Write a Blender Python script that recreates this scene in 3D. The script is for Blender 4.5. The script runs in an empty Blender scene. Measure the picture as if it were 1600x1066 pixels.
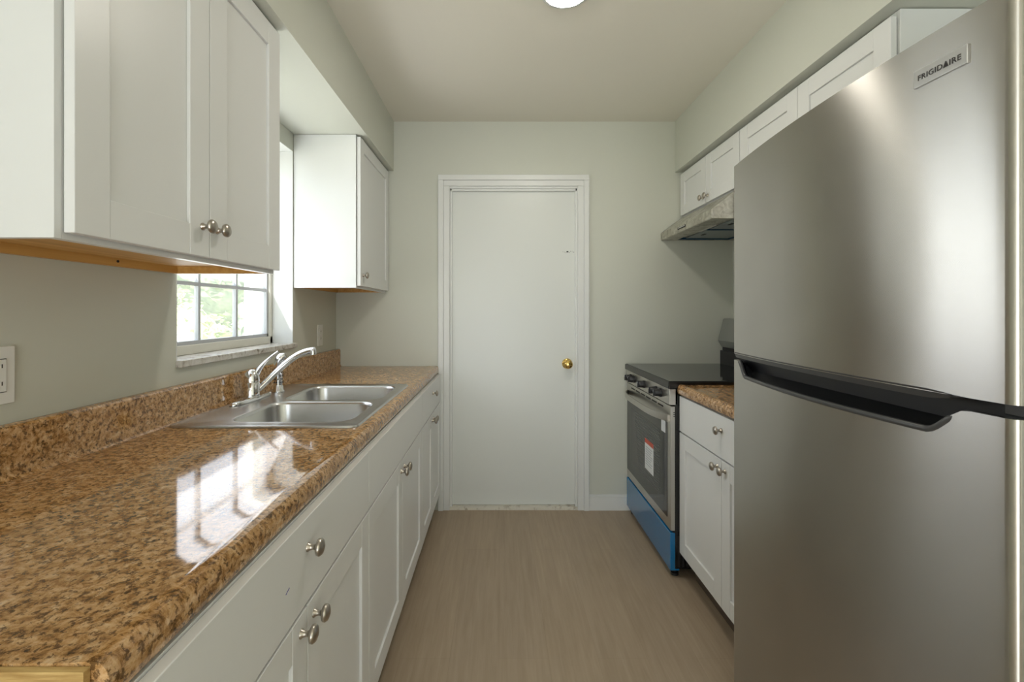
import bpy, bmesh, math, random
from mathutils import Vector, Matrix, noise
random.seed(7)
PI = math.pi
SC = bpy.context.scene
COL = SC.collection

# ------------------------------------------------------------------ camera, sky, sun, exposure
cd = bpy.data.cameras.new('camera'); cam = bpy.data.objects.new('camera', cd); COL.objects.link(cam)
cam.location = (0, 0, 1.25); cam.rotation_euler = (PI/2, 0, 0)
cd.sensor_width = 36.0; cd.lens = 36.0*725/1600
cd.shift_x = 20/1600; cd.shift_y = -46/1600
cd.clip_start = 0.02; cd.clip_end = 300
SC.camera = cam

vs = SC.view_settings
vs.view_transform = 'Standard'; vs.look = 'None'; vs.gamma = 1.0; vs.use_curve_mapping = False
vs.exposure = 0.30

world = bpy.data.worlds.new('sky'); SC.world = world; world.use_nodes = True
wn = world.node_tree; wn.nodes.clear()
wo = wn.nodes.new('ShaderNodeOutputWorld'); wb = wn.nodes.new('ShaderNodeBackground')
sky = wn.nodes.new('ShaderNodeTexSky'); sky.sky_type = 'NISHITA'; sky.sun_disc = False
sky.sun_elevation = math.radians(48); sky.sun_rotation = math.radians(70); sky.air_density = 1.0; sky.dust_density = 2.5
mixw = wn.nodes.new('ShaderNodeMix'); mixw.data_type = 'RGBA'; mixw.inputs[0].default_value = 0.55
wn.links.new(sky.outputs[0], mixw.inputs[6]); mixw.inputs[7].default_value = (8.5, 9.2, 10.0, 1)
wn.links.new(mixw.outputs[2], wb.inputs[0]); wb.inputs[1].default_value = 0.36
wn.links.new(wb.outputs[0], wo.inputs[0])

sd = bpy.data.lights.new('sun', 'SUN'); so = bpy.data.objects.new('sun', sd); COL.objects.link(so)
sd.energy = 11.0; sd.angle = math.radians(1.0); sd.color = (1.0, 0.95, 0.86)
so.rotation_euler = Vector((-0.15, 0.62, -0.78)).to_track_quat('-Z', 'Y').to_euler()

def area(name, loc, direction, sx, sy, power, color):
    l = bpy.data.lights.new(name, 'AREA'); l.shape = 'RECTANGLE'; l.size = sx; l.size_y = sy; l.energy = power; l.color = color
    o = bpy.data.objects.new(name, l); COL.objects.link(o); o.location = loc
    o.rotation_euler = Vector(direction).to_track_quat('-Z', 'Y').to_euler()
    return o
# daylight coming in through the window over the sink; two fill lamps added behind the viewer
area('window_daylight', (-1.24, 1.90, 1.56), (1, 0, 0.50), 0.8, 0.9, 4.2, (0.97, 0.98, 1.0))
area('rear_fill_light', (-0.38, -3.05, 1.15), (0, 1, 0.3), 1.15, 1.9, 11, (0.88, 0.95, 1.0))  # added fill at an invented rear opening, standing for daylight from behind
area('ceiling_fill_light', (0.10, -2.62, 0.12), (0.05, 0.0, 1), 1.6, 1.0, 60, (0.95, 0.98, 1.0))  # added upward lamp that brightens the ceiling as floor bounce would

# ------------------------------------------------------------------ materials
def mat(name, color=(.8, .8, .8), rough=.5, metal=0.0, **kw):
    m = bpy.data.materials.new(name); m.use_nodes = True
    b = m.node_tree.nodes['Principled BSDF']
    b.inputs['Base Color'].default_value = (*color, 1); b.inputs['Roughness'].default_value = rough; b.inputs['Metallic'].default_value = metal
    for k, v in kw.items():
        b.inputs[k.replace('_', ' ')].default_value = v
    return m
def nd(m, t, **kw):
    n = m.node_tree.nodes.new(t)
    for k, v in kw.items(): setattr(n, k, v)
    return n
def ln(m, a, b): m.node_tree.links.new(a, b)
def bsdf(m): return m.node_tree.nodes['Principled BSDF']
def coords(m, scale=(1, 1, 1), kind='Object'):
    tc = nd(m, 'ShaderNodeTexCoord'); mp = nd(m, 'ShaderNodeMapping'); mp.inputs['Scale'].default_value = scale
    ln(m, tc.outputs[kind], mp.inputs[0]); return mp.outputs[0]
def ramp(m, src, stops, interp='LINEAR'):
    r = nd(m, 'ShaderNodeValToRGB'); r.color_ramp.interpolation = interp
    e = r.color_ramp.elements
    while len(e) < len(stops): e.new(0.5)
    for el, (p, c) in zip(e, stops):
        el.position = p; el.color = (*c, 1)
    ln(m, src, r.inputs[0]); return r.outputs[0]
def noise_tex(m, vec, scale, detail=3, rough=.5, dist=0):
    n = nd(m, 'ShaderNodeTexNoise'); n.inputs['Scale'].default_value = scale; n.inputs['Detail'].default_value = detail
    n.inputs['Roughness'].default_value = rough; n.inputs['Distortion'].default_value = dist
    ln(m, vec, n.inputs['Vector']); return n.outputs['Fac']
def mixc(m, fac, a, b, mode='MIX'):
    x = nd(m, 'ShaderNodeMix', data_type='RGBA', blend_type=mode)
    for i, v in ((0, fac), (6, a), (7, b)):
        if isinstance(v, (int, float)): x.inputs[i].default_value = v
        elif isinstance(v, tuple): x.inputs[i].default_value = (*v, 1)
        else: ln(m, v, x.inputs[i])
    return x.outputs[2]
def bump(m, h, strength=.2, dist=.002):
    b = nd(m, 'ShaderNodeBump'); b.inputs['Strength'].default_value = strength; b.inputs['Distance'].default_value = dist
    ln(m, h, b.inputs['Height']); ln(m, b.outputs[0], bsdf(m).inputs['Normal'])

def painted(name, color, rough, bs=.12, sc=60):
    m = mat(name, color, rough)
    bump(m, noise_tex(m, coords(m), sc, 4), bs, .003); return m
M = {}
M['wall'] = painted('sage_wall_paint', (.625, .635, .56), .55, .10, 45)
M['ceiling'] = painted('ceiling_paint', (.80, .765, .67), .7, .10, 45)
M['trim'] = mat('white_trim_paint', (.77, .78, .76), .35)
M['door'] = painted('white_door_paint', (.75, .77, .74), .32, .06, 14)
M['cab'] = mat('white_cabinet_finish', (.78, .785, .775), .34)
M['cabside'] = mat('white_cabinet_laminate', (.78, .79, .78), .42)

m = mat('maple_veneer', (.6, .35, .1), .5); v = coords(m, (60, 2, 60))
ln(m, ramp(m, noise_tex(m, v, 1.0, 4), [(.3, (.52, .27, .06)), (.7, (.68, .40, .12))]), bsdf(m).inputs[0]); M['maple'] = m; M['toe'] = mat('shaded_brown_toe_board', (.11, .08, .058), .6)  # toe board: shade under the cabinets put into its dark brown

m = mat('brown_speckled_laminate', (.4, .25, .12), .13); v = coords(m)
n1 = noise_tex(m, v, 54, 6, .75, .5); n2 = noise_tex(m, v, 120, 5, .7, .3); n3 = noise_tex(m, v, 14, 3, .6)
base = ramp(m, n1, [(.31, (.07, .036, .012)), (.42, (.29, .145, .045)), (.51, (.51, .29, .12)), (.61, (.66, .43, .225)), (.75, (.78, .60, .41))])
sp = ramp(m, n2, [(.40, (.06, .04, .02)), (.49, (1, 1, 1))])
c = mixc(m, .85, base, sp, 'MULTIPLY')
c = mixc(m, ramp(m, n3, [(.35, (0, 0, 0)), (.7, (.22, .22, .22))]), c, (.42, .21, .07))
ln(m, c, bsdf(m).inputs[0])
ln(m, ramp(m, n1, [(.3, (.055, .055, .055)), (.7, (.08, .08, .08))]), bsdf(m).inputs['Roughness'])
bsdf(m).inputs['IOR'].default_value = 1.58
M['laminate'] = m

m = mat('wood_plank_vinyl', (.3, .24, .19), .42)
tc = nd(m, 'ShaderNodeTexCoord'); mp = nd(m, 'ShaderNodeMapping'); mp.inputs['Rotation'].default_value = (0, 0, PI/2)
ln(m, tc.outputs['Object'], mp.inputs[0])
br = nd(m, 'ShaderNodeTexBrick'); br.offset = .37; br.inputs['Scale'].default_value = 1.0
br.inputs['Brick Width'].default_value = 1.22; br.inputs['Row Height'].default_value = .178; br.inputs['Mortar Size'].default_value = .0007
br.inputs['Color1'].default_value = (.97, .97, .97, 1); br.inputs['Color2'].default_value = (1.02, 1.02, 1.01, 1); br.inputs['Mortar'].default_value = (.86, .85, .84, 1)
ln(m, mp.outputs[0], br.inputs[0])
mp2 = nd(m, 'ShaderNodeMapping'); mp2.inputs['Scale'].default_value = (26, 1.3, 1); ln(m, tc.outputs['Object'], mp2.inputs[0])
g = noise_tex(m, mp2.outputs[0], 2.2, 7, .65, .5)
mp3 = nd(m, 'ShaderNodeMapping'); mp3.inputs['Scale'].default_value = (5, 1.0, 1); ln(m, tc.outputs['Object'], mp3.inputs[0])
g2 = noise_tex(m, mp3.outputs[0], 2.0, 4, .6, .8)
c = ramp(m, g, [(.25, (.325, .247, .170)), (.5, (.392, .303, .213)), (.75, (.455, .360, .266))])
c = mixc(m, .35, c, ramp(m, g2, [(.3, (.335, .255, .178)), (.7, (.445, .352, .260))]))
c = mixc(m, 1.0, c, br.outputs[0], 'MULTIPLY')
ln(m, c, bsdf(m).inputs[0]); bump(m, g, .06, .001); M['floor'] = m

def steel(name, color=(.48, .462, .43), rough=.26, aniso=.96, smudge=True, rot=0.25):
    m = mat(name, color, rough, 1.0); b = bsdf(m)
    b.inputs['Anisotropic'].default_value = aniso; b.inputs['Anisotropic Rotation'].default_value = rot
    t = nd(m, 'ShaderNodeTangent'); t.direction_type = 'UV_MAP'; t.uv_map = 'UVMap'
    ln(m, t.outputs[0], b.inputs['Tangent'])
    if smudge:
        v = coords(m)
        c = ramp(m, noise_tex(m, v, 6, 3, .5, .5), [(.2, tuple(x*.93 for x in color)), (.8, color)], 'EASE')
        ln(m, c, b.inputs[0])
    return m
M['steel'] = steel('brushed_stainless_steel')
M['range_steel'] = mat('satin_stainless_steel', (.58, .56, .53), .3, 1.0)
m = mat('filmed_stainless_steel', (.6, .57, .52), .36, 1.0); v = coords(m)
nn = noise_tex(m, v, 22, 6, .65, 1.0)
ln(m, ramp(m, nn, [(.35, (.42, .40, .35)), (.65, (.70, .68, .62))]), bsdf(m).inputs[0])
ln(m, ramp(m, nn, [(.3, (.5, .5, .5)), (.7, (.28, .28, .28))]), bsdf(m).inputs['Roughness']); M['hood'] = m
M['sink'] = mat('sink_stainless_steel', (.60, .60, .60), .27, 1.0)
M['chrome'] = mat('chrome', (.78, .78, .79), .06, 1.0)
M['nickel'] = mat('brushed_nickel', (.47, .43, .38), .28, 1.0)
M['brass'] = mat('polished_brass', (.80, .55, .18), .14, 1.0)
M['black'] = mat('black_enamel', (.012, .012, .012), .25)
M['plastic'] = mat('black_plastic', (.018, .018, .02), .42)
M['grip'] = mat('dark_grey_plastic', (.055, .055, .057), .30)
M['glassblack'] = mat('black_ceramic_glass', (.02, .022, .022), .05, IOR=1.6)
M['ovenglass'] = mat('black_oven_glass', (.035, .036, .038), .07, IOR=1.6)
m = mat('oven_window_mesh', (.05, .05, .055), .10); wv = nd(m, 'ShaderNodeTexWave'); wv.bands_direction = 'Z'; wv.inputs['Scale'].default_value = 28
ln(m, coords(m), wv.inputs['Vector']); ln(m, ramp(m, wv.outputs['Fac'], [(.55, (.045, .047, .05)), (.8, (.10, .10, .105))]), bsdf(m).inputs[0]); M['ovenwin'] = m
M['bluefilm'] = mat('blue_protective_film', (.008, .17, .40), .22, Coat_Weight=.5)
M['white_plastic'] = mat('white_plastic', (.80, .80, .77), .35)
M['slot'] = mat('dark_slot', (.02, .02, .02), .6)
M['fridgeside'] = mat('grey_painted_steel', (.16, .155, .145), .45)
M['badge'] = mat('satin_badge_metal', (.62, .62, .63), .3, .9)
M['ink'] = mat('dark_ink', (.035, .03, .03), .5)
M['label'] = mat('white_label', (.80, .82, .84), .4)
M['labelred'] = mat('red_label_print', (.62, .09, .05), .4)
M['labelgrey'] = mat('grey_label_print', (.42, .45, .48), .5)
M['penblue'] = mat('blue_pen_ink', (.03, .03, .30), .5)
M['guard'] = mat('grey_green_backguard', (.30, .31, .28), .35, .3)
m = mat('marble_sill', (.7, .69, .66), .25); v = coords(m)
ln(m, ramp(m, noise_tex(m, v, 30, 6, .7, .8), [(.34, (.22, .18, .14)), (.45, (.58, .55, .50)), (.7, (.76, .75, .73))]), bsdf(m).inputs[0]); M['sill'] = m
M['sash'] = mat('cream_window_paint', (.70, .68, .60), .45)
M['muntin'] = mat('grey_aluminium_muntin', (.50, .51, .53), .4, .2)
m = mat('raw_particle_board', (.55, .36, .14), .7); v = coords(m, (2, 12, 30))
ln(m, ramp(m, noise_tex(m, v, 9, 5, .6), [(.3, (.36, .21, .06)), (.7, (.62, .43, .17))]), bsdf(m).inputs[0]); M['rawwood'] = m
m = mat('threshold_cream', (.68, .64, .54), .55); v = coords(m)
ln(m, ramp(m, noise_tex(m, v, 18, 5, .7), [(.32, (.30, .25, .18)), (.46, (.70, .67, .58))]), bsdf(m).inputs[0]); M['threshold'] = m
M['filter'] = mat('hood_filter_mesh', (.33, .37, .39), .35, .9)
M['filmdark'] = mat('dark_blue_film_edge', (.01, .06, .13), .3)
M['lens'] = mat('frosted_lens', (.75, .75, .72), .3)

m = bpy.data.materials.new('window_glass'); m.use_nodes = True; nt = m.node_tree; nt.nodes.remove(bsdf(m))
tr = nt.nodes.new('ShaderNodeBsdfTransparent'); gl = nt.nodes.new('ShaderNodeBsdfGlossy'); gl.inputs['Roughness'].default_value = .03
df = nt.nodes.new('ShaderNodeBsdfTranslucent'); df.inputs[0].default_value = (.8, .8, .8, 1)
mx = nt.nodes.new('ShaderNodeMixShader'); mx.inputs[0].default_value = .06
nt.links.new(tr.outputs[0], mx.inputs[1]); nt.links.new(gl.outputs[0], mx.inputs[2])
mx2 = nt.nodes.new('ShaderNodeMixShader'); mx2.inputs[0].default_value = .12          # translucency added so the view washes out like bright glare
nt.links.new(mx.outputs[0], mx2.inputs[1]); nt.links.new(df.outputs[0], mx2.inputs[2])
nt.links.new(mx2.outputs[0], nt.nodes['Material Output'].inputs[0]); M['pane'] = m

m = mat('lamp_diffuser', (.9, .9, .88), .4); b = bsdf(m)
b.inputs['Emission Color'].default_value = (1, .95, .86, 1); b.inputs['Emission Strength'].default_value = 95; M['lamp'] = m

def leafmat(name, a, b_):
    m = mat(name, a, .5); v = coords(m)
    ln(m, ramp(m, noise_tex(m, v, 9, 4, .6), [(.3, a), (.7, b_)]), bsdf(m).inputs[0])
    bsdf(m).inputs['Transmission Weight'].default_value = 0.0
    return m
M['leafA'] = leafmat('yellow_green_leaves', (.30, .40, .16), (.52, .55, .28))
M['leafB'] = leafmat('mid_green_leaves', (.18, .25, .13), (.36, .42, .26))
M['leafC'] = leafmat('pale_grey_green_leaves', (.40, .45, .38), (.62, .64, .58))
M['leafD'] = leafmat('dark_green_leaves', (.10, .14, .07), (.20, .25, .13))
M['bark'] = mat('bark', (.16, .11, .08), .9)
m = mat('lawn_grass', (.2, .26, .1), .9); v = coords(m)
ln(m, ramp(m, noise_tex(m, v, 3, 6, .7), [(.3, (.22, .25, .12)), (.7, (.42, .43, .28))]), bsdf(m).inputs[0]); M['lawn'] = m
M['stucco'] = painted('white_stucco', (.82, .82, .82), .8, .3, 30)

# ------------------------------------------------------------------ mesh helpers
def face_mi(bm, fs, mi):
    for f in fs: f.material_index = mi
def box(bm, x0, x1, y0, y1, z0, z1, mi=0):
    vs_ = [bm.verts.new(p) for p in ((x0, y0, z0), (x1, y0, z0), (x1, y1, z0), (x0, y1, z0), (x0, y0, z1), (x1, y0, z1), (x1, y1, z1), (x0, y1, z1))]
    fs = [bm.faces.new([vs_[i] for i in q]) for q in ((3, 2, 1, 0), (4, 5, 6, 7), (0, 1, 5, 4), (1, 2, 6, 5), (2, 3, 7, 6), (3, 0, 4, 7))]
    face_mi(bm, fs, mi); return fs
def prism_y(bm, pts, y0, y1, mi=0):          # pts: closed (x, z) outline
    a = [bm.verts.new((x, y0, z)) for x, z in pts]; b = [bm.verts.new((x, y1, z)) for x, z in pts]; n = len(pts)
    fs = [bm.faces.new((a[i], a[(i+1) % n], b[(i+1) % n], b[i])) for i in range(n)]
    fs += [bm.faces.new(a[::-1]), bm.faces.new(b)]
    face_mi(bm, fs, mi); return fs
def prism_z(bm, pts, z0, z1, mi=0):          # pts: closed (x, y) outline
    a = [bm.verts.new((x, y, z0)) for x, y in pts]; b = [bm.verts.new((x, y, z1)) for x, y in pts]; n = len(pts)
    fs = [bm.faces.new((a[i], a[(i+1) % n], b[(i+1) % n], b[i])) for i in range(n)]
    fs += [bm.faces.new(a[::-1]), bm.faces.new(b)]
    face_mi(bm, fs, mi); return fs
def lathe(bm, prof, origin, axis, seg=24, mi=0, sy=1.0):
    ax = Vector(axis).normalized(); u = ax.orthogonal().normalized(); w = ax.cross(u); o = Vector(origin); rings = []
    for t, r in prof:
        if r < 1e-6: rings.append([bm.verts.new(o+ax*t)])
        else: rings.append([bm.verts.new(o+ax*t+(u*math.cos(2*PI*k/seg)+w*math.sin(2*PI*k/seg)*sy)*r) for k in range(seg)])
    for a, b in zip(rings, rings[1:]):
        for k in range(seg):
            k2 = (k+1) % seg
            if len(a) == 1 and len(b) == 1: continue
            if len(a) == 1: f = bm.faces.new((a[0], b[k2], b[k]))
            elif len(b) == 1: f = bm.faces.new((a[k], a[k2], b[0]))
            else: f = bm.faces.new((a[k], a[k2], b[k2], b[k]))
            f.material_index = mi
    for ring in (rings[0], rings[-1]):
        if len(ring) > 1:
            try: bm.faces.new(ring).material_index = mi
            except ValueError: pass
def tube(bm, pts, radii, seg=14, flat=1.0, mi=0):
    pts = [Vector(p) for p in pts]; n = len(pts); rings = []; up = None
    for i, p in enumerate(pts):
        t = (pts[min(i+1, n-1)]-pts[max(i-1, 0)]).normalized()
        if up is None: up = Vector((0, 0, 1)) if abs(t.z) < .9 else Vector((1, 0, 0))
        s = t.cross(up).normalized(); q = s.cross(t).normalized(); up = q
        r = radii[i] if isinstance(radii, (list, tuple)) else radii
        rings.append([bm.verts.new(p+(s*math.cos(2*PI*k/seg)+q*math.sin(2*PI*k/seg)*flat)*r) for k in range(seg)])
    for a, b in zip(rings, rings[1:]):
        for k in range(seg): bm.faces.new((a[k], a[(k+1) % seg], b[(k+1) % seg], b[k])).material_index = mi
    bm.faces.new(rings[0][::-1]).material_index = mi; bm.faces.new(rings[-1]).material_index = mi
def bez(p0, p1, p2, p3, n=16):
    out = []
    for i in range(n+1):
        t = i/n; a = (1-t)**3; b = 3*t*(1-t)**2; c = 3*t*t*(1-t); d = t**3
        out.append(tuple(a*p0[k]+b*p1[k]+c*p2[k]+d*p3[k] for k in range(3)))
    return out
ROOT = {}
def tag(o, label=None, cat=None, group=None, kind=None):
    if label: o['label'] = label
    if cat: o['category'] = cat
    if group: o['group'] = group
    if kind: o['kind'] = kind
    return o
def thing(name, label, cat, loc, group=None, kind=None):
    o = bpy.data.objects.new(name, None); COL.objects.link(o); o.location = loc; o.empty_display_size = .05
    ROOT[o.name] = Vector(loc); o['_'] = 0; del o['_']
    return tag(o, label, cat, group, kind)
def rootloc(p):
    while p.parent: p = p.parent
    return Vector(p.location)
def obj(name, bm, mats, parent=None, bevel=0, seg=2, loc=None, uv=False, ang=35, label=None, fix=True):
    if fix: bmesh.ops.recalc_face_normals(bm, faces=bm.faces)
    off = rootloc(parent) if parent else Vector(loc or (0, 0, 0))
    if uv:
        l = bm.loops.layers.uv.new('UVMap')
        for f in bm.faces:
            nx = abs(f.normal.x) >= abs(f.normal.y)
            for lo in f.loops:
                p = lo.vert.co; lo[l].uv = (p.y if nx else p.x, p.z)
    for v_ in bm.verts: v_.co -= off
    for f in bm.faces: f.smooth = True
    for e in bm.edges:
        if len(e.link_faces) == 2 and e.calc_face_angle(0) > math.radians(ang): e.smooth = False
    me = bpy.data.meshes.new(name); bm.to_mesh(me); bm.free()
    for m_ in (mats if isinstance(mats, (list, tuple)) else [mats]): me.materials.append(M[m_] if isinstance(m_, str) else m_)
    o = bpy.data.objects.new(name, me); COL.objects.link(o)
    if parent: o.parent = parent
    else: o.location = off
    if bevel:
        b = o.modifiers.new('bevel', 'BEVEL'); b.width = bevel; b.segments = seg; b.limit_method = 'ANGLE'; b.angle_limit = math.radians(40); b.harden_normals = True
    if label: o['label'] = label
    return o
B = bmesh.new
def boxes(*bs):
    bm = B()
    for b in bs: box(bm, *b)
    return bm
def struct(name, bm, mats, label, cat, **k):
    return tag(obj(name, bm, mats, **k), label, cat, None, 'structure')

# ------------------------------------------------------------------ room shell
XL, XR, YB, ZC = -1.028, 1.472, 2.923, 2.447
YR = -3.2
WY0, WY1, WZ0, WZ1 = 1.476, 2.312, 1.075, 2.05            # opening of the window over the sink
struct('floor', boxes((-1.25, 1.70, YR-.2, YB+.2, -.1, 0)), 'floor', 'greyish brown wood plank vinyl floor running towards the back door', 'floor')
struct('ceiling', boxes((-1.25, 1.70, YR-.2, YB+.2, ZC, ZC+.12)), 'ceiling', 'pale painted ceiling with one round light', 'ceiling')
bm = boxes((XL-.2, XL, YR, WY0, 0, ZC), (XL-.2, XL, WY1, YB+.2, 0, ZC), (XL-.2, XL, WY0, WY1, 0, WZ0-.005), (XL-.2, XL, WY0, WY1, WZ1, ZC))
struct('wall_left', bm, 'wall', 'pale sage wall holding the window over the sink', 'wall')
DX0, DX1, DZ = -.318, .500, 2.038
bm = boxes((XL, DX0, YB, YB+.14, 0, ZC), (DX1, XR, YB, YB+.14, 0, ZC), (DX0, DX1, YB, YB+.14, DZ, ZC))
struct('wall_back', bm, 'wall', 'pale sage end wall around the white door', 'wall')
struct('wall_right', boxes((XR, XR+.2, YR, YB+.2, 0, ZC)), 'wall', 'pale sage wall behind the range and the refrigerator', 'wall')
bm = boxes((XL, -.98, YR-.15, YR, 0, ZC), (.22, XR, YR-.15, YR, 0, ZC), (-.98, .22, YR-.15, YR, 2.12, ZC))  # unseen rear opening, added to let light into the kitchen
struct('wall_rear', bm, 'wall', 'wall behind the viewer with a wide opening added to let light in', 'wall')
struct('wall_soffit_left', boxes((XL, -.664, .30, YB, 2.136, ZC)), 'wall', 'boxed soffit above the left wall cabinets', 'soffit')
struct('wall_soffit_right', boxes((1.107, XR, .30, YB, 2.127, ZC)), 'wall', 'boxed soffit above the right wall cabinets', 'soffit')
struct('baseboard_back', boxes((.5645, XR, YB-.013, YB, 0, .088), (.5645, XR, YB-.008, YB, .088, .100)), 'trim', 'short white baseboard between door casing and range', 'baseboard', bevel=.002)

# door in the end wall
t = thing('door_1', 'flat white door with brass knob in the end wall', 'door', (.09, YB, 0), kind='structure')
bm = boxes((-.350, -.312, YB-.012, YB, 0, 2.0385), (.494, .531, YB-.012, YB, 0, 2.0385), (-.350, .531, YB-.012, YB, 2.0385, 2.075),
           (-.3835, -.350, YB-.019, YB, 0, 2.075), (.531, .5645, YB-.019, YB, 0, 2.075), (-.3835, .5645, YB-.019, YB, 2.075, 2.109))
obj('casing', bm, 'trim', t, bevel=.003)
bm = boxes((-.330, -.310, YB-.001, YB+.13, 0, 2.0385), (.492, .512, YB-.001, YB+.13, 0, 2.0385), (-.330, .512, YB-.001, YB+.13, 2.026, 2.05),
           (-.310, -.298, YB+.008, YB+.030, 0, 2.026), (.480, .492, YB+.008, YB+.030, 0, 2.026), (-.31, .492, YB+.008, YB+.030, 2.012, 2.026))
obj('jamb', bm, 'trim', t, bevel=.0015)
slab = obj('door_slab', boxes((-.307, .490, YB+.028, YB+.066, .022, 2.020)), 'door', t, bevel=.002)
bm = B(); lathe(bm, [(0, .033), (.004, .033), (.009, .028), (.011, .014), (.030, .011), (.036, .017), (.044, .026), (.055, .028), (.064, .024), (.069, .014), (.070, .0)], (.432, YB+.028, .919), (0, -1, 0), 32)
kn = obj('door_knob', bm, 'brass', t, ang=50, label='round polished brass knob')
bm = B(); lathe(bm, [(0, .009), (.0015, .009), (.002, .007), (.002, 0)], (.432, YB-.0415, .919), (0, -1, 0), 20); obj('knob_button', bm, 'brass', kn)
bm = B()
for i in range(10):
    x = .405+.0095*i+random.uniform(-.002, .002); s = random.uniform(.0012, .0035); z = 1.628+random.uniform(-.004, .004)
    box(bm, x, x+s*1.6, YB+.0272, YB+.0285, z, z+s)
box(bm, .428, .440, YB+.0270, YB+.0285, 1.627, 1.634)
obj('lock_scar', bm, 'slot', t, label='chipped screw marks where a latch was removed')
bm = B(); n = 40
prev = None
for i in range(n+1):
    x = -.318+.815*i/n; h = .020+.007*noise.noise(Vector((x*9, 0, 3)))
    cur = [bm.verts.new(p) for p in ((x, YB-.004, 0), (x, YB-.002, h), (x, YB+.12, h+.002), (x, YB+.12, 0))]
    if prev:
        for k in range(4): bm.faces.new((prev[k], cur[k], cur[(k+1) % 4], prev[(k+1) % 4]))
    else: bm.faces.new(cur)
    prev = cur
bm.faces.new(prev[::-1])
obj('threshold', bm, 'threshold', t, label='ragged cream paint line under the door')

# window over the sink: sill, frame, sash with rows of three panes, panes
RV = .004
struct('trim_1', boxes((-1.128, XL+.0005, WY1-RV, WY1+.0002, 1.0935, WZ1), (-1.128, XL+.0005, WY0-.0002, WY0+RV, 1.0935, WZ1), (-1.128, XL+.0005, WY0+RV, WY1-RV, WZ1-RV, WZ1+.0002)), 'trim', 'white plastered reveal around the window over the sink', 'window reveal')
t = thing('window_1', 'white gridded window over the sink with stone sill', 'window', (-1.15, (WY0+WY1)/2, WZ0), kind='structure')
bm = B(); box(bm, -1.228, -1.010, WY0-.001, WY1+.012, 1.0705, 1.0935)
obj('sill', bm, 'sill', t, bevel=.003)
fy0, fy1 = WY0+.004, WY1-.004
bm = boxes((-1.20, -1.128, fy0, fy0+.022, 1.094, 2.046), (-1.20, -1.128, fy1-.022, fy1, 1.094, 2.046), (-1.20, -1.128, fy0, fy1, 2.020, 2.046), (-1.20, -1.128, fy0, fy1, 1.094, 1.128))
obj('window_frame', bm, 'sash', t, bevel=.002)
sy0, sy1 = fy0+.022, fy1-.022
def sash(name, x, z0, z1):
    rows, cols_ = 2, 3
    s = obj(name, boxes((x-.012, x+.012, sy0, sy0+.014, z0, z1), (x-.012, x+.012, sy1-.014, sy1, z0, z1), (x-.012, x+.012, sy0, sy1, z0, z0+.014), (x-.012, x+.012, sy0, sy1, z1-.022, z1)), 'muntin', t, bevel=.0015)
    y0, y1, a, b = sy0+.014, sy1-.014, z0+.014, z1-.022
    bm = B()
    for k in (1, 2): yy = y0+(y1-y0)*k/3; box(bm, x-.008, x+.008, yy-.007, yy+.007, a, b)
    zz = (a+b)/2; box(bm, x-.0078, x+.0078, y0, y1, zz-.007, zz+.007)
    obj('muntin', bm, 'muntin', s)
    pn = B()
    box(pn, x-.001, x+.001, y0, y1, a, b)
    obj('pane', pn, 'pane', s)
sash('lower_sash', -1.150, 1.128, 1.588); sash('upper_sash', -1.176, 1.566, 2.020)

# ------------------------------------------------------------------ cabinets
def knob(parent, x, y, z, dx, name='knob'):
    bm = B(); lathe(bm, [(0, .0088), (.002, .0088), (.005, .0062), (.011, .0048), (.0155, .0062), (.0175, .0115), (.020, .0155), (.0245, .0165), (.0285, .0135), (.031, .007), (.0315, 0)], (x, y, z), (dx, 0, 0), 24)
    return obj(name, bm, 'nickel', parent, ang=60)
def flat_front(name, parent, xf, dx, y0, y1, z0, z1):
    a, b = sorted((xf, xf-dx*.018)); return obj(name, boxes((a, b, y0, y1, z0, z1)), 'cab', parent, bevel=.0018)
def shaker(name, parent, xf, dx, y0, y1, z0, z1, st=.062, rl=.066):
    def s(d0, d1): return tuple(sorted((xf-dx*d0, xf-dx*d1)))
    bm = B()
    box(bm, *s(0, .018), y0, y0+st, z0, z1); box(bm, *s(0, .018), y1-st, y1, z0, z1)
    box(bm, *s(.0005, .0178), y0+st, y1-st, z0, z0+rl); box(bm, *s(.0005, .0178), y0+st, y1-st, z1-rl, z1)
    box(bm, *s(.0075, .0175), y0+st-.001, y1-st+.001, z0+rl-.001, z1-rl+.001)
    return obj(name, bm, 'cab', parent, bevel=.0016)

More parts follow.
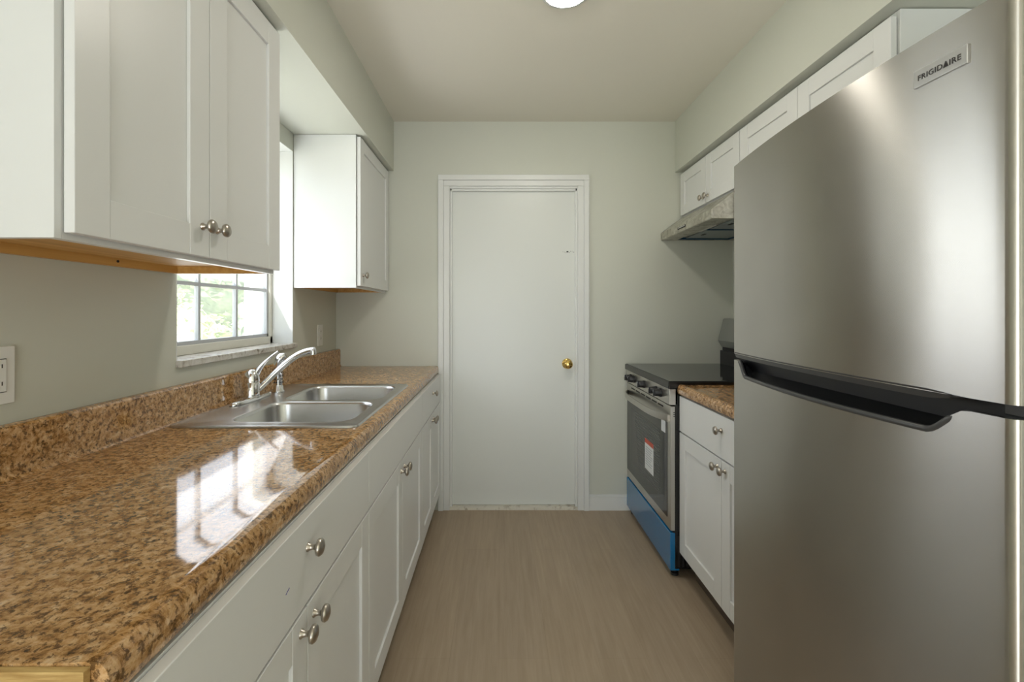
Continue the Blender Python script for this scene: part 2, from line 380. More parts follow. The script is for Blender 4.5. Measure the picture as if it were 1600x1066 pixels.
def base_cabinet(label, xw, xf, dx, y0, y1, kind, group, y_gap=.0015, door_labels=None):
    """xw wall plane, xf door face plane, dx direction the doors face"""
    t = thing('base_cabinet', label, 'cabinet', ((xw+xf)/2, (y0+y1)/2, 0), group)
    xb = xf-dx*.019                      # front of the face frame
    def sx(a, b): return tuple(sorted((a, b)))
    X = sx(xw+dx*.004, xb)
    bm = B()
    box(bm, *X, y0+.001, y0+.017, .105, .860); box(bm, *X, y1-.017, y1-.001, .105, .860)
    box(bm, *sx(xw+dx*.004, xb-dx*.019), y0+.017, y1-.017, .115, .130); box(bm, *sx(xw+dx*.004, xw+dx*.010), y0+.017, y1-.017, .130, .860)
    obj('carcass', bm, 'cabside', t)
    bm = B()
    ff = sx(xb-dx*.018, xb)
    box(bm, *ff, y0+.017, y0+.040, .105, .860); box(bm, *ff, y1-.040, y1-.017, .105, .860)
    box(bm, *ff, y0+.040, y1-.040, .105, .140); box(bm, *ff, y0+.040, y1-.040, .670, .712); box(bm, *ff, y0+.040, y1-.040, .836, .860)
    obj('face_frame', bm, 'cab', t)
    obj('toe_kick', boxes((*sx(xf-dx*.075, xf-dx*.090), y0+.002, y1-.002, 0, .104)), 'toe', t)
    g = y_gap; yc = (y0+y1)/2
    dr = flat_front('drawer_front', t, xf, dx, y0+g, y1-g, .6945, .857)
    if kind != 'sink': knob(dr, xf, yc, .800, dx)
    else: dr.name = 'false_drawer_front'
    for (a, b, ky) in ((y0+g, yc-g, yc-.030), (yc+g, y1-g, yc+.030)):
        d = shaker('door', t, xf, dx, a, b, .128, .688)
        knob(d, xf, ky, .655, dx)
    return t, dr
LF = -.366
bc1, dr1 = base_cabinet('white base cabinet nearest the viewer on the left, pen mark on its drawer', XL, LF, 1, .470, 1.303, 'drawer', 'white base cabinets under the left worktop')
bc2, dr2 = base_cabinet('white base cabinet directly below the steel sink, its top front without a knob', XL, LF, 1, 1.305, 2.208, 'sink', 'white base cabinets under the left worktop')
bc3, dr3 = base_cabinet('white base cabinet beside the door casing, farthest of the left run', XL, LF, 1, 2.210, 2.900, 'drawer', 'white base cabinets under the left worktop')
bc4, dr4 = base_cabinet('white base cabinet between the range and the refrigerator', XR, .840, -1, 1.345, 2.164, 'drawer', None)
# blue pen scribble on the nearest drawer
bm = B()
for (y, z) in ((.788, .712), (.792, .716), (.797, .722)):
    pass
def px2face(px, py, xf):                # where a mark sits on the drawer face
    d = 725*xf/(px-780); return d, 1.25-(py-487)*d/725
pts = [px2face(446.5, 930, LF), px2face(448.5, 926, LF), px2face(450, 923, LF), px2face(452, 919, LF)]
for (a, b) in zip(pts, pts[1:]):
    tube(bm, [(LF+.0001, a[0], a[1]), (LF+.0001, b[0], b[1])], .0007, 6)
obj('pen_mark', bm, 'penblue', dr1, label='small blue pen scribble')

def wall_cabinet(label, xw, xf, dx, y0, y1, z0, z1, ndoors, group, wood=True, st=.07, name='wall_cabinet', knobz=.055, single_knob=None, doory=None):
    t = thing(name, label, 'cabinet', ((xw+xf)/2, (y0+y1)/2, z0), group)
    xb = xf-dx*.021
    def sx(a, b): return tuple(sorted((a, b)))
    X = sx(xw+dx*.002, xb)
    for a, b in ((y0, y0+.014), (y1-.014, y1)):
        bm = B(); fs = box(bm, *X, a, b, z0, z1)
        (fs[4] if a == y0 else fs[2]).material_index = 1          # the inner face is bare veneer
        obj('side_panel', bm, ['cabside', 'maple'], t, bevel=.0008)
    obj('bottom_panel', boxes((*sx(xw+dx*.004, xb-dx*.018), y0+.014, y1-.014, z0+.022, z0+.034)), 'maple', t)
    obj('hanging_rail', boxes((*sx(xw+dx*.002, xw+dx*.018), y0+.014, y1-.014, z0+.001, z0+.022)), 'maple', t)
    obj('top_panel', boxes((*sx(xw+dx*.004, xb-dx*.018), y0+.014, y1-.014, z1-.014, z1)), 'cabside', t)
    ff = sx(xb-dx*.018, xb)
    bm = B(); box(bm, *ff, y0+.014, y0+.036, z0, z1); box(bm, *ff, y1-.036, y1-.014, z0, z1); box(bm, *ff, y0+.036, y1-.036, z0, z0+.03); box(bm, *ff, y0+.036, y1-.036, z1-.03, z1)
    obj('face_frame', bm, 'cab', t)
    a0, a1 = doory or (y0+.010, y1-.002)
    zz0, zz1 = z0+.010, z1-(.008 if dx > 0 else .016)
    w = (a1-a0)/ndoors
    for k in range(ndoors):
        d = shaker('door', t, xf, dx, a0+w*k+.0012, a0+w*(k+1)-.0012, zz0, zz1, st, st)
        if ndoors == 2: ky = a0+w-.028 if k == 0 else a0+w+.028
        else: ky = single_knob
        knob(d, xf, ky, zz0+knobz, dx)
    return t
uf = -.694
uc = wall_cabinet('large white two-door wall cabinet at the upper left, nearest the viewer', XL, uf, 1, .745, 1.471, 1.369, 2.134, 2, 'white wall cabinets on the left wall', doory=(.757, 1.470), knobz=.070)
bm = B(); lathe(bm, [(0, .0035), (.002, .0035), (.002, 0)], (XL+.0181, 1.228, 1.383), (1, 0, 0), 12); obj('screw_hole', bm, 'slot', [c for c in uc.children if c.name.startswith('hanging_rail')][0])
wall_cabinet('white one-door wall cabinet between the window and the end wall', XL, uf, 1, 2.316, 2.918, 1.369, 2.134, 1, 'white wall cabinets on the left wall', doory=(2.322, 2.912), single_knob=2.362, st=.062)
rf = 1.136
wall_cabinet('short white wall cabinet above the range hood', XR, rf, -1, 2.196, 2.918, 1.838, 2.124, 2, 'white wall cabinets on the right wall', st=.06, knobz=.035, doory=(2.198, 2.910))
wall_cabinet('tall white wall cabinet behind the top of the refrigerator', XR, rf, -1, 1.338, 2.192, 1.400, 2.124, 2, 'white wall cabinets on the right wall', st=.064, doory=(1.345, 2.192))

# ------------------------------------------------------------------ worktops
ZW = .907
def lip(xe, dx):                       # closed outline of the rolled front edge, xe = outermost x
    p = [(-.075, ZW), (-.045, ZW), (-.030, ZW+.0012), (-.018, ZW+.0022), (-.009, ZW+.0005), (-.003, ZW-.006), (0, ZW-.014), (0, ZW-.032), (-.002, ZW-.039), (-.007, ZW-.043), (-.026, ZW-.044), (-.026, ZW-.018), (-.075, ZW-.018)]
    return [(xe+dx*a, z) for a, z in p]
t = thing('left_worktop', 'long brown speckled laminate worktop along the left wall holding the sink', 'worktop', (-.70, 1.68, ZW-.044))
t.name = 'worktop'
CY0, CY1 = .452, 2.916; HX0, HX1, HY0, HY1 = -.865, -.442, 1.395, 2.140
bm = B(); prism_y(bm, lip(-.380, 1), CY0, CY1)
for q in ((XL+.001, -.455, CY0, HY0), (XL+.001, -.455, HY1, CY1), (XL+.001, HX0, HY0, HY1)): box(bm, q[0], q[1], q[2], q[3], ZW-.018, ZW)
obj('top', bm, 'laminate', t, ang=30)
bm = B()
prof = [(XL+.001, ZW), (XL+.001, 1.016), (XL+.012, 1.017), (XL+.024, 1.015), (XL+.029, 1.010), (XL+.030, 1.003), (XL+.030, ZW+.012), (XL+.033, ZW+.004), (XL+.040, ZW)]
prism_y(bm, prof, CY0, CY1); obj('backsplash', bm, 'laminate', t, ang=30)
obj('raw_end_strip', boxes((XL+.01, -.398, CY0-.008, CY0-.0005, ZW-.019, ZW-.0025)), 'rawwood', t, label='unfinished tan wood end of the worktop')
t = thing('worktop', 'small brown speckled laminate worktop between range and refrigerator', 'worktop', (1.15, 1.75, ZW-.044))
bm = B(); prism_y(bm, lip(.832, -1), 1.345, 2.164); box(bm, .905, XR-.001, 1.345, 2.164, ZW-.018, ZW)
obj('top', bm, 'laminate', t, ang=30)
bm = B(); prism_y(bm, [(XR-.001, ZW), (XR-.001, 1.016), (XR-.024, 1.015), (XR-.030, 1.003), (XR-.030, ZW)], 1.345, 2.164); obj('backsplash', bm, 'laminate', t, ang=30)

# ------------------------------------------------------------------ sink
def rrect(x0, x1, y0, y1, r, n=8):
    pts = []
    for cx, cy, a in ((x1-r, y1-r, 0), (x0+r, y1-r, 90), (x0+r, y0+r, 180), (x1-r, y0+r, 270)):
        for k in range(n+1):
            th = math.radians(a+90*k/n); pts.append((cx+r*math.cos(th), cy+r*math.sin(th)))
    return pts
SX0, SX1, SY0, SY1 = -.985, -.418, 1.360, 2.165
ZS = ZW+.0055
t = thing('sink', 'double bowl stainless steel sink set into the left worktop', 'sink', ((SX0+SX1)/2, (SY0+SY1)/2, ZW))
bowls = [(-.842, -.458, 1.418, 1.742), (-.842, -.458, 1.768, 2.112)]
bm = B()
def loop(bm, pts, z): return [bm.verts.new((x, y, z)) for x, y in pts]
outer = loop(bm, rrect(SX0+.010, SX1-.010, SY0+.010, SY1-.010, .022), ZS)
edges = [bm.edges.new((outer[i], outer[(i+1) % len(outer)])) for i in range(len(outer))]
for b in bowls:
    lp = loop(bm, rrect(*b, .062), ZS)
    edges += [bm.edges.new((lp[i], lp[(i+1) % len(lp)])) for i in range(len(lp))]
bmesh.ops.triangle_fill(bm, use_beauty=True, edges=edges, normal=(0, 0, 1))
prev = outer
for ins, z in ((.007, ZS+.0015), (.003, ZS+.0008), (0, ZW+.0008), (.002, ZW+.0004)):
    r_ = rrect(SX0+ins, SX1-ins, SY0+ins, SY1-ins, .022+.010-ins)
    cur = loop(bm, r_, z)
    for i in range(len(cur)): bm.faces.new((prev[i], prev[(i+1) % len(cur)], cur[(i+1) % len(cur)], cur[i]))
    prev = cur
obj('deck', bm, 'sink', t, ang=50)
for bi, b in enumerate(bowls):
    bm = B(); prev = None
    for ins, dz, r in ((0, 0, .062), (.002, -.0008, .061), (.005, -.004, .060), (.007, -.012, .060), (.012, -.12, .062), (.018, -.145, .066), (.032, -.162, .075), (.06, -.170, .08), (.11, -.173, .05)):
        cur = loop(bm, rrect(b[0]+ins, b[1]-ins, b[2]+ins, b[3]-ins, r), ZS+dz)
        if prev:
            for i in range(len(cur)): bm.faces.new((prev[i], prev[(i+1) % len(cur)], cur[(i+1) % len(cur)], cur[i]))
        prev = cur
    bm.faces.new(prev)
    bw = obj('bowl', bm, 'sink', t, ang=60)
    bm = B(); cx, cy = (b[0]+b[1])/2, (b[2]+b[3])/2
    lathe(bm, [(0, .044), (.002, .044), (.003, .040), (.001, .030), (.0008, .0)], (cx, cy, ZS-.1729), (0, 0, 1), 28); obj('drain', bm, 'chrome', bw)

FX, FY = -.947, 1.777
t = thing('faucet', 'chrome single lever faucet on the back ledge of the sink', 'faucet', (FX, FY, ZS))
bm = B(); pts = []
for k in range(40):
    th = 2*PI*k/40; c, s_ = math.cos(th), math.sin(th)
    pts.append((FX+.030*math.copysign(abs(c)**.8, c), FY+.134*math.copysign(abs(s_)**.9, s_)))
prev = None
for sc_, z in ((1, 0), (1, .004), (.93, .010), (.78, .0125)):
    cur = [bm.verts.new((FX+(x-FX)*sc_, FY+(y-FY)*(1-(1-sc_)*.35), ZS+.0012+z)) for x, y in pts]
    if prev:
        for i in range(40): bm.faces.new((prev[i], prev[(i+1) % 40], cur[(i+1) % 40], cur[i]))
    else: bm.faces.new(cur)
    prev = cur
bm.faces.new(prev); obj('base_plate', bm, 'chrome', t, ang=50)
bm = B(); lathe(bm, [(0, .033), (.004, .033), (.007, .0275), (.056, .0265), (.057, .0255), (.059, .0255), (.060, .0272), (.074, .0272), (.088, .0245), (.099, .0175), (.105, .008), (.1065, 0)], (FX, FY, ZS+.010), (0, 0, 1), 32)
obj('body', bm, 'chrome', t, ang=50)
bm = B(); p = bez((FX+.004, FY+.004, ZS+.078), (FX+.018, FY+.012, ZS+.118), (FX+.045, FY+.014, ZS+.150), (FX+.094, FY+.016, ZS+.183), 18)
tube(bm, p, [.0235-.0185*min(1, (i/18)*1.35)**.7+.0012*(i/18) for i in range(19)], 16, .72); obj('lever', bm, 'chrome', t, ang=60)
bm = B(); p = bez((FX+.016, FY+.016, ZS+.036), (FX+.085, FY+.070, ZS+.120), (FX+.140, FY+.070, ZS+.180), (FX+.216, FY+.060, ZS+.186), 24)
tube(bm, p, [.0115+.001*math.sin(i/24*3) for i in range(25)], 16); sp_ = obj('spout', bm, 'chrome', t, ang=60)
bm = B(); lathe(bm, [(0, .0105), (.004, .0118), (.022, .0118), (.024, .010), (.0245, 0)], (FX+.210, FY+.0605, ZS+.190), (0, 0, -1), 20); obj('aerator', bm, 'chrome', sp_)

t = thing('side_sprayer', 'chrome pull-out side sprayer standing just behind the faucet spout', 'sprayer', (-.930, 1.955, ZS))
bm = B(); lathe(bm, [(0, .024), (.004, .024), (.008, .020), (.024, .0185), (.028, .016), (.03, 0)], (-.930, 1.955, ZS+.0004), (0, 0, 1), 24); obj('holder', bm, 'chrome', t, ang=50)
bm = B(); lathe(bm, [(0, .0150), (.03, .0170), (.07, .0180), (.085, .0185), (.09, 0)], (-.930, 1.955, ZS+.026), (0, 0, 1), 24)
tube(bm, [(-.930, 1.955, ZS+.108), (-.929, 1.955, ZS+.122), (-.924, 1.956, ZS+.136), (-.914, 1.958, ZS+.147), (-.902, 1.960, ZS+.152)], [.018, .0195, .0205, .0185, .011], 16); spr = obj('spray_head', bm, 'chrome', t, ang=60)
bm = B()
for r_ in range(5):
    for k in range(8):
        th = 2*PI*(k+.5*(r_ % 2))/8; z = ZS+.040+r_*.014
        lathe(bm, [(-.001, .0030), (.0016, .0030), (.0016, 0)], (-.930+.0168*math.cos(th), 1.955+.0168*math.sin(th), z), (math.cos(th), math.sin(th), 0), 8)
obj('grip_dimples', bm, 'plastic', spr)

# ------------------------------------------------------------------ electrical plates
def plate(y, z, label, cat, group, kind='duplex'):
    t = thing('outlet_plate', label, cat, (XL, y, z), group)
    obj('cover', boxes((XL, XL+.006, y-.036, y+.036, z-.060, z+.060)), 'white_plastic', t, bevel=.002)
    def holes(par, zc, k=1.0):
        for a, b, c, d in ((-.008, -.0062, -.002, .006), (.0062, .008, -.002, .006), (-.002, .002, -.009, -.005)):
            obj('slot', boxes((XL+.0075, XL+.0094 if k != 1 else XL+.0083, y+a, y+b, zc+c, zc+d)), 'slot', par)
    if kind == 'duplex':
        for s in (-1, 1):
            zc = z+s*.0195
            holes(obj('receptacle', boxes((XL+.004, XL+.008, y-.0165, y+.0165, zc-.0135, zc+.0135)), 'white_plastic', t, bevel=.002), zc)
    else:
        obj('edge_gap', boxes((XL+.0058, XL+.0064, y-.018, y+.018, z-.035, z+.035)), 'slot', t)
        r_ = obj('receptacle', boxes((XL+.004, XL+.009, y-.0165, y+.0165, z-.0335, z+.0335)), 'white_plastic', t, bevel=.0015)
        for zc in (z+.018, z-.018): holes(r_, zc, 2)
plate(2.655, 1.115, 'small white outlet plate between window and far left corner', 'outlet', 'white plates on the left wall')
plate(.944, 1.118, 'white outlet plate below the large wall cabinet, at the left edge of view', 'outlet', 'white plates on the left wall', 'decora')

# ------------------------------------------------------------------ ceiling light
t = thing('ceiling_light', 'round white flush ceiling light, lit', 'light', (.247, 1.715, ZC))
bm = B(); lathe(bm, [(0, .096), (.012, .096), (.020, .090), (.022, .078), (.016, .074), (.016, 0)], (.247, 1.715, ZC), (0, 0, -1), 40); obj('trim_ring', bm, 'trim', t, ang=50)
bm = B(); lathe(bm, [(0, .073), (.008, .072), (.012, .05), (.013, 0)], (.247, 1.715, ZC-.0165), (0, 0, -1), 40); obj('diffuser', bm, 'lamp', t, ang=50, label='glowing white diffuser')

# ------------------------------------------------------------------ range hood
t = thing('range_hood', 'stainless under-cabinet range hood with smeared film above the range', 'range hood', (1.25, 2.55, 1.69))
hy0, hy1 = 2.222, 2.914
bm = B()
outl = [(XR-.002, 1.697), (1.020, 1.697), (1.016, 1.701), (1.016, 1.740), (1.019, 1.744), (1.142, 1.836), (XR-.002, 1.836)]
a = [bm.verts.new((x, hy0, z)) for x, z in outl]; b = [bm.verts.new((x, hy1, z)) for x, z in outl]
for i in range(1, len(outl)): 
    j = (i+1) % len(outl); bm.faces.new((a[i], a[j], b[j], b[i]))
bm.faces.new(a[::-1]); bm.faces.new(b)
# underside: a rim and a recessed tray
x0, x1 = 1.020, XR-.002
rx0, rx1, ry0, ry1 = 1.110, 1.440, hy0+.020, hy1-.020
def quad(bm, *ps): return bm.faces.new([bm.verts.new(p) for p in ps])
zb = 1.697; zt = 1.712
for (A1, A2, B1, B2) in (((x0, hy0), (x1, hy0), (rx1, ry0), (rx0, ry0)), ((x1, hy0), (x1, hy1), (rx1, ry1), (rx1, ry0)), ((x1, hy1), (x0, hy1), (rx0, ry1), (rx1, ry1)), ((x0, hy1), (x0, hy0), (rx0, ry0), (rx0, ry1))):
    quad(bm, (*A1, zb), (*A2, zb), (*B1, zb), (*B2, zb)); quad(bm, (*B2, zb), (*B1, zb), (*B1, zt), (*B2, zt))
quad(bm, (rx0, ry0, zt), (rx1, ry0, zt), (rx1, ry1, zt), (rx0, ry1, zt))
bmesh.ops.remove_doubles(bm, verts=bm.verts, dist=.0002)
obj('hood_body', bm, 'hood', t)
ym = (ry0+ry1)/2
for q in ((ry0+.012, ym-.008), (ym+.008, ry1-.012)):
    fl = obj('grease_filter', boxes((rx0+.05, rx1-.02, q[0], q[1], 1.704, 1.7115)), 'filter', t, bevel=.002)
    obj('pull_tab', boxes((rx0+.085, rx0+.10, (q[0]+q[1])/2-.02, (q[0]+q[1])/2+.02, 1.701, 1.7045)), 'plastic', fl)
obj('film_edge', boxes((rx0+.004, rx1-.004, ry0+.001, ry0+.008, 1.698, 1.7115), (rx0+.04, rx1-.004, ym-.006, ym+.006, 1.699, 1.7115), (rx0+.004, rx1-.004, ry1-.008, ry1-.001, 1.698, 1.7115), (rx1-.012, rx1-.004, ry0+.008, ry1-.008, 1.698, 1.7115)), 'filmdark', t)
obj('light_lens', boxes((rx0+.006, rx0+.042, 2.46, 2.66, 1.705, 1.7115)), 'lens', t)
obj('switch_panel', boxes((1.0145, 1.0165, 2.53, 2.64, 1.7135, 1.7265)), 'slot', t)
obj('front_badge', boxes((1.0138, 1.0146, 2.537, 2.633, 1.7195, 1.7250)), 'badge', t)

# ------------------------------------------------------------------ range
t = thing('range', 'black and stainless electric range with blue film on its bottom drawer', 'range', (1.13, 2.545, 0))
gy0, gy1 = 2.170, 2.914
obj('body', boxes((.822, 1.465, gy0, gy1, .045, .888)), 'black', t, bevel=.003)
bm = B(); 
for k in range(9): box(bm, .835+.02*k, .845+.02*k, gy0-.0015, gy0+.0005, .055, .20)
obj('side_vents', bm, 'plastic', t)
obj('cooktop_frame', boxes((.790, 1.40, gy0-.003, gy1+.003, .888, .9215)), 'black', t, bevel=.004)
ct = obj('cooktop_glass', boxes((.797, 1.395, gy0+.004, gy1-.004, .9213, .9240)), 'glassblack', t, bevel=.0012)
obj('control_panel', boxes((.796, .835, gy0, gy1, .812, .8875)), 'range_steel', t, bevel=.003)
for y in (2.285, 2.355, 2.545, 2.735, 2.805):
    bm = B(); lathe(bm, [(0, .021), (.006, .021), (.008, .0185), (.030, .0170), (.033, .0150), (.0335, 0)], (.796, y, .851), (-1, 0, 0), 24)
    kk = obj('control_knob', bm, 'plastic', t, ang=45)
    obj('grip_bar', boxes((.7575, .764, y-.0045, y+.0045, .835, .867)), 'plastic', kk, bevel=.001)
    obj('pointer', boxes((.7570, .7576, y-.0010, y+.0010, .856, .866)), 'label', kk)
dr = obj('oven_door', boxes((.803, .838, gy0+.002, gy1-.002, .222, .806)), 'range_steel', t, bevel=.003)
obj('door_edge', boxes((.8385, .8500, gy0-.001, gy1+.001, .222, .806)), 'plastic', t)
gl_ = obj('door_glass', boxes((.8005, .804, gy0+.045, gy1-.012, .270, .722)), 'ovenglass', dr, bevel=.001)
obj('oven_window', boxes((.8000, .8006, gy0+.14, gy1-.10, .34, .665)), 'ovenwin', dr, label='inner window with fine horizontal mesh')
bm = B()
for k in range(6):
    y = gy0+.10+k*.095; obj('vent_slot', boxes((.8022, .8032, y, y+.075, .783, .790)), 'slot', dr)
for k in range(3): obj('edge_slot', boxes((.815, .832, gy0+.0010, gy0+.0022, .775-.009*k, .779-.009*k)), 'slot', dr)
# bowed flat handle
bm = B(); prev = None; N = 28
for i in range(N+1):
    u = -1+2*i/N; y = (gy0+gy1)/2+u*.352; x = .803-.046*(1-u**4)-.004; z = .747+.012*(1-u*u)*0
    w = .0155
    cur = [bm.verts.new(p) for p in ((x-.004, y, z-w), (x-.006, y, z), (x-.004, y, z+w), (x+.004, y, z+w*.9), (x+.004, y, z-w*.9))]
    if prev:
        for k in range(5): bm.faces.new((prev[k], cur[k], cur[(k+1) % 5], prev[(k+1) % 5]))
    else: bm.faces.new(cur)
    prev = cur
bm.faces.new(prev[::-1]); obj('oven_handle', bm, 'range_steel', dr, ang=50, label='bowed stainless handle bar')
# stickers on the glass
st = obj('warning_sticker', boxes((.7990, .7996, 2.405, 2.545, .395, .560)), 'label', dr, label='white sticker with red top band')
bm = boxes((.7985, .7991, 2.405, 2.545, .536, .560)); obj('red_band', bm, 'labelred', st)
bm = B()
for k in range(8): box(bm, .7985, .7991, 2.420+(k % 3)*.012, 2.530, .515-.013*k, .519-.013*k)
obj('printed_lines', bm, 'labelgrey', st)
obj('energy_sticker', boxes((.7995, .8003, 2.235, 2.290, .665, .722)), 'label', dr, label='small white sticker near the handle')
obj('storage_drawer', boxes((.800, .845, gy0+.001, gy1-.001, .036, .214)), 'bluefilm', t, bevel=.004, label='bottom drawer wrapped in blue film')
obj('drawer_gap', boxes((.815, .845, gy0+.002, gy1-.002, .214, .222)), 'plastic', t)
bm = B(); prism_y(bm, [(1.398, 1.028), (1.372, 1.070), (1.405, 1.203), (1.415, 1.208), (1.466, 1.208), (1.466, 1.028)], gy0, gy1)
bg = obj('backguard', bm, 'guard', t, bevel=.003)
obj('backguard_base', boxes((1.385, 1.466, gy0+.004, gy1-.004, .9215, 1.008), (1.398, 1.466, gy0+.008, gy1-.008, 1.008, 1.028)), 'plastic', t, bevel=.002)
for x in (.835, 1.42):
    for y in (gy0+.04, gy1-.04):
        bm = B(); lathe(bm, [(0, .018), (.012, .018), (.014, .010), (.046, .010)], (x, y, 0), (0, 0, 1), 16); obj('foot', bm, 'plastic', t)

# ------------------------------------------------------------------ refrigerator
FY0, FY1 = .584, 1.330
def xf(y): return .637+.032*((y-.87)/.45)**2
t = thing('refrigerator', 'stainless top-freezer refrigerator at the right', 'refrigerator', (1.05, .96, 0))
obj('cabinet', boxes((.735, 1.440, FY0+.004, FY1-.004, .045, 1.655)), 'fridgeside', t, bevel=.004)
obj('gasket', boxes((.722, .735, FY0+.012, FY1-.012, .085, 1.650)), 'plastic', t)
obj('base_grille', boxes((.725, .76, FY0+.01, FY1-.01, .010, .075)), 'plastic', t)
def front_y(n=56): return [FY0+.012+(FY1-FY0-.024)*i/n for i in range(n+1)]
def corner(y, sgn, n=6):               # rounded vertical corner from the side face round to the front
    r = .012; yc = y-sgn*r; xc = xf(yc)+r
    return [(xc-r*math.sin(PI/2*k/n), yc+sgn*r*math.cos(PI/2*k/n)) for k in range(n+1)]
ys = front_y()
c0 = corner(FY0, -1); c1 = corner(FY1, 1)[::-1]
def sheet(name, z0, ztop, depth, mat_):
    """front skin following the bow, returned round both vertical corners"""
    line = c0[:-1]+[(xf(y), y) for y in ys]+c1[1:]
    line = [(line[0][0]+depth, FY0)]+line+[(line[-1][0]+depth, FY1)]
    bm = B(); lo = []; hi = []; lob = []; hib = []
    ctr = []
    for i, (x, y) in enumerate(line):
        zt = ztop(y)
        lo.append(bm.verts.new((x, y, z0))); hi.append(bm.verts.new((x, y, zt)))
        xi = min(max(x+.012, xf(y)+.012), line[0][0]); yi = min(max(y, FY0+.003), FY1-.003)
        lob.append(bm.verts.new((max(xi, x+.0005), yi, z0))); hib.append(bm.verts.new((max(xi, x+.0005), yi, zt)))
    n = len(line)
    for i in range(n-1):
        bm.faces.new((lo[i], lo[i+1], hi[i+1], hi[i])); bm.faces.new((lob[i+1], lob[i], hib[i], hib[i+1]))
        bm.faces.new((hi[i], hi[i+1], hib[i+1], hib[i])); bm.faces.new((lo[i+1], lo[i], lob[i], lob[i+1]))
    for i in (0, n-1): bm.faces.new((lo[i], hi[i], hib[i], lob[i]))
    return bm
def sm(a, b, x):
    t_ = min(1, max(0, (x-a)/(b-a))); return t_*t_*(3-2*t_)
NB = 1.076
def notch(y):
    w = sm(.640, .700, y)*(1-sm(1.245, 1.292, y))
    return 1.113-(1.113-(NB-.004*math.sin((y-.66)*5)))*w
bm = sheet('x', 1.131, lambda y: 1.663, .040, 'steel')
fd = obj('freezer_door', bm, 'steel', t, uv=True, ang=45)
obj('door_core', boxes((.692, .722, FY0+.004, FY1-.004, 1.133, 1.661)), 'grip', fd)
bm = sheet('x', .082, notch, .040, 'steel')
ld = obj('lower_door', bm, 'steel', t, uv=True, ang=45)
obj('door_core', boxes((.700, .722, FY0+.004, FY1-.004, .085, 1.111)), 'plastic', ld)
# pocket behind the notch, dark rim along it, grip strip under the freezer door
bm = B(); prev = None
for i in range(41):
    y = .648+(1.298-.648)*i/40; x = xf(y)
    cur = [bm.verts.new(p) for p in ((x+.0128, y, 1.045), (x+.0128, y, notch(y)-.003), (x+.026, y, notch(y)-.010), (.699, y, 1.085), (.699, y, 1.045))]
    if prev:
        for k in range(5): bm.faces.new((prev[k], cur[k], cur[(k+1) % 5], prev[(k+1) % 5]))
    else: bm.faces.new(cur)
    prev = cur
bm.faces.new(prev[::-1]); obj('handle_pocket', bm, 'plastic', ld, label='black recessed pull')
bm = B(); tube(bm, [(xf(y)+.003, y, notch(y)-.002) for y in [FY0+.02+(FY1-FY0-.04)*i/90 for i in range(91)]], [.0055 if .66 < (FY0+.02+(FY1-FY0-.04)*i/90) < 1.29 else .0028 for i in range(91)], 8)
obj('handle_rim', bm, 'grip', ld, ang=60)
bm = B(); prev = None
for i in range(41):
    y = .640+(1.318-.640)*i/40; x = xf(y); w = sm(.640, .70, y)*.010+.002
    cur = [bm.verts.new(p) for p in ((x-.001, y, 1.1325), (x+.004, y, 1.1325-w), (x+.045, y, 1.1325-w), (x+.045, y, 1.1325))]
    cur[0].co.z = 1.1312+.004*sm(.64, .7, y)
    if prev:
        for k in range(4): bm.faces.new((prev[k], cur[k], cur[(k+1) % 4], prev[(k+1) % 4]))
    else: bm.faces.new(cur)
    prev = cur
bm.faces.new(prev[::-1]); obj('grip_strip', bm, 'grip', fd, ang=40)
obj('hinge', boxes((.668, .735, FY0+.004, FY0+.030, 1.114, 1.130)), 'grip', t, bevel=.002)
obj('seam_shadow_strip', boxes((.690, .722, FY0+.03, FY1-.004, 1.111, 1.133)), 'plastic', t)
# nameplate with raised word
pA = Vector((xf(.7145), .7145, 1.605)); pB = Vector((xf(.637), .637, 1.605))
e1 = (pB-pA).normalized(); e2 = Vector((0, 0, 1)); e3 = e1.cross(e2).normalized(); L = (pB-pA).length
bm = B(); box(bm, 0, L, -.0135, .0135, -.0015, .0035)
MX = Matrix((( e1.x, e2.x, e3.x, pA.x), (e1.y, e2.y, e3.y, pA.y), (e1.z, e2.z, e3.z, pA.z), (0, 0, 0, 1)))
bm.transform(MX); bd = obj('nameplate', bm, 'badge', fd, bevel=.0012, label='small metal plate with dark lettering')
cu = bpy.data.curves.new('word', 'FONT'); cu.body = 'FRIGID\u0394IRE'; cu.size = .0145; cu.extrude = .0002; cu.align_x = 'CENTER'; cu.align_y = 'CENTER'; cu.space_character = 1.12; cu.offset = .00022
to = bpy.data.objects.new('word', cu); COL.objects.link(to)
bpy.context.view_layer.update()
dg = bpy.context.evaluated_depsgraph_get(); me = bpy.data.meshes.new_from_object(to.evaluated_get(dg))
bpy.data.objects.remove(to); bpy.data.curves.remove(cu)
bm = B(); bm.from_mesh(me); bpy.data.meshes.remove(me)
xs = [v_.co.x for v_ in bm.verts]; zs = [v_.co.y for v_ in bm.verts]
w_ = max(xs)-min(xs); k_ = (L*.80)/w_
for v_ in bm.verts:
    v_.co.x = (v_.co.x-min(xs))*k_+L*.10; v_.co.y = (v_.co.y-(max(zs)+min(zs))/2)*k_; v_.co.z = v_.co.z+.0038
bm.transform(MX); obj('lettering', bm, 'ink', bd, ang=30, fix=False)
for y in (FY0+.06, FY1-.06):
    for x in (.78, 1.40):
        bm = B(); lathe(bm, [(0, .020), (.020, .020), (.022, .012), (.046, .012)], (x, y, 0), (0, 0, 1), 14); obj('foot', bm, 'plastic', t)

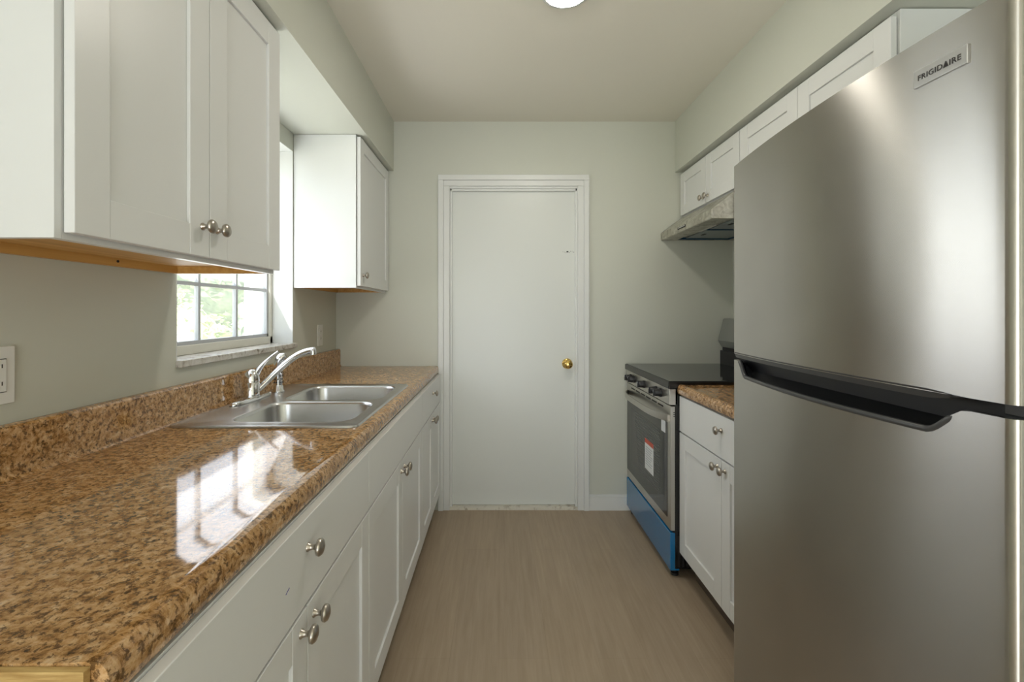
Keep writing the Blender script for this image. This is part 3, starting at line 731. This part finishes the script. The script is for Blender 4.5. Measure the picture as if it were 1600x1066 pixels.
# ------------------------------------------------------------------ outdoors, seen through the window over the sink
ZG = -.25
tag(obj('lawn', boxes((-60, -1.235, -30, 60, ZG-.1, ZG)), 'lawn'), 'pale green lawn outside the window', 'lawn', None, 'structure')
struct('wall_outside', boxes((-2.16, -1.235, 3.93, 4.13, ZG, 2.75)), 'stucco', 'white exterior wall return seen through the right side of the window', 'wall')
struct('bounce_slab_outside', boxes((-3.0, -1.235, -6, 3.9, ZG-.05, ZG+.02)), 'stucco', 'pale unseen path along the house outside the window', 'reflector')  # added out of view to bounce sunlight up through the window
def leaves(bm, c, rad, n, size, rnd):
    for _ in range(n):
        d = Vector((rnd.gauss(0, 1), rnd.gauss(0, 1), rnd.gauss(0, 1))).normalized()
        lump = .82+.30*noise.noise(d*2.3+Vector(c))
        p = Vector(c)+Vector((d.x*rad[0], d.y*rad[1], d.z*rad[2]))*lump*rnd.uniform(.72, 1.06)
        a = Vector((rnd.gauss(0, 1), rnd.gauss(0, 1), rnd.gauss(0, .7))).normalized(); b = a.orthogonal().normalized()
        b = (b*math.cos(1.3)+a.cross(b)*math.sin(rnd.uniform(0, 6))).normalized(); s = size*rnd.uniform(.6, 1.3)
        q = [p-a*s, p+b*s*.45, p+a*s, p-b*s*.45]
        bm.faces.new([bm.verts.new(x) for x in q])
def bush(name, label, cat, x, y, rx, rz, n, size, mt, seed, trunk=None, group=None):
    rnd = random.Random(seed)
    zc = ZG+rz*.9 if trunk is None else ZG+trunk
    t = thing(name, label, cat, (x, y, ZG), group)
    bm = B(); leaves(bm, (x, y, zc), (rx, rx, rz), n, size, rnd)
    ico = bmesh.ops.create_icosphere(bm, subdivisions=3, radius=1.0)
    for v_ in ico['verts']:
        d = v_.co.copy(); k = .74+.22*noise.noise(d*2.0+Vector((seed, 0, 0)))
        v_.co = Vector((x+d.x*rx*k, y+d.y*rx*k, zc+d.z*rz*k))
    obj('foliage', bm, mt, t, fix=False)
    bm = B(); tube(bm, [(x, y, ZG-.02), (x+.03, y, ZG+(zc-ZG)*.5), (x, y+.04, zc)], [.07 if trunk else .04, .05 if trunk else .03, .03], 8)
    obj('trunk' if trunk else 'stem', bm, 'bark', t)
shr = [('a', -4.0, 5.9, .70, .92, 'leafA'), ('b', -2.60, 5.05, .33, .62, 'leafC'), ('b', -3.48, 4.68, .40, .70, 'leafC'), ('a', -5.2, 7.4, .60, 1.02, 'leafA'),
       ('c', -4.6, 9.2, .95, 1.10, 'leafB')]
lab = ['yellow-green leafy shrub in the middle of the window view', 'low pale shrub outside the window, beside the white exterior wall', 'pale grey-green shrub at the lower left of the window view', 'yellow-green shrub further out at the left of the window view',
       'broad mid-green shrub furthest back in the garden, near the white exterior wall']
for i, (k, x, y, r_, h, mt) in enumerate(shr):
    bush('garden_shrub', lab[i], 'shrub', x, y, r_, h, 1500, .07, mt, 11+i, None, 'shrubs outside the window')
trs = [(-8.6, 13.2, 2.3, 2.4, 2.5, 'leafB'), (-11.6, 19.0, 2.6, 3.0, 2.8, 'leafD')]
tl = ['mid-green tree seen through the window beyond the shrubs', 'dark tree furthest away through the window, behind the mid-green tree']
for i, (x, y, r_, h, tz, mt) in enumerate(trs):
    bush('garden_tree', tl[i], 'tree', x, y, r_, h, 2200, .17, mt, 40+i, tz, 'trees beyond the shrubs')
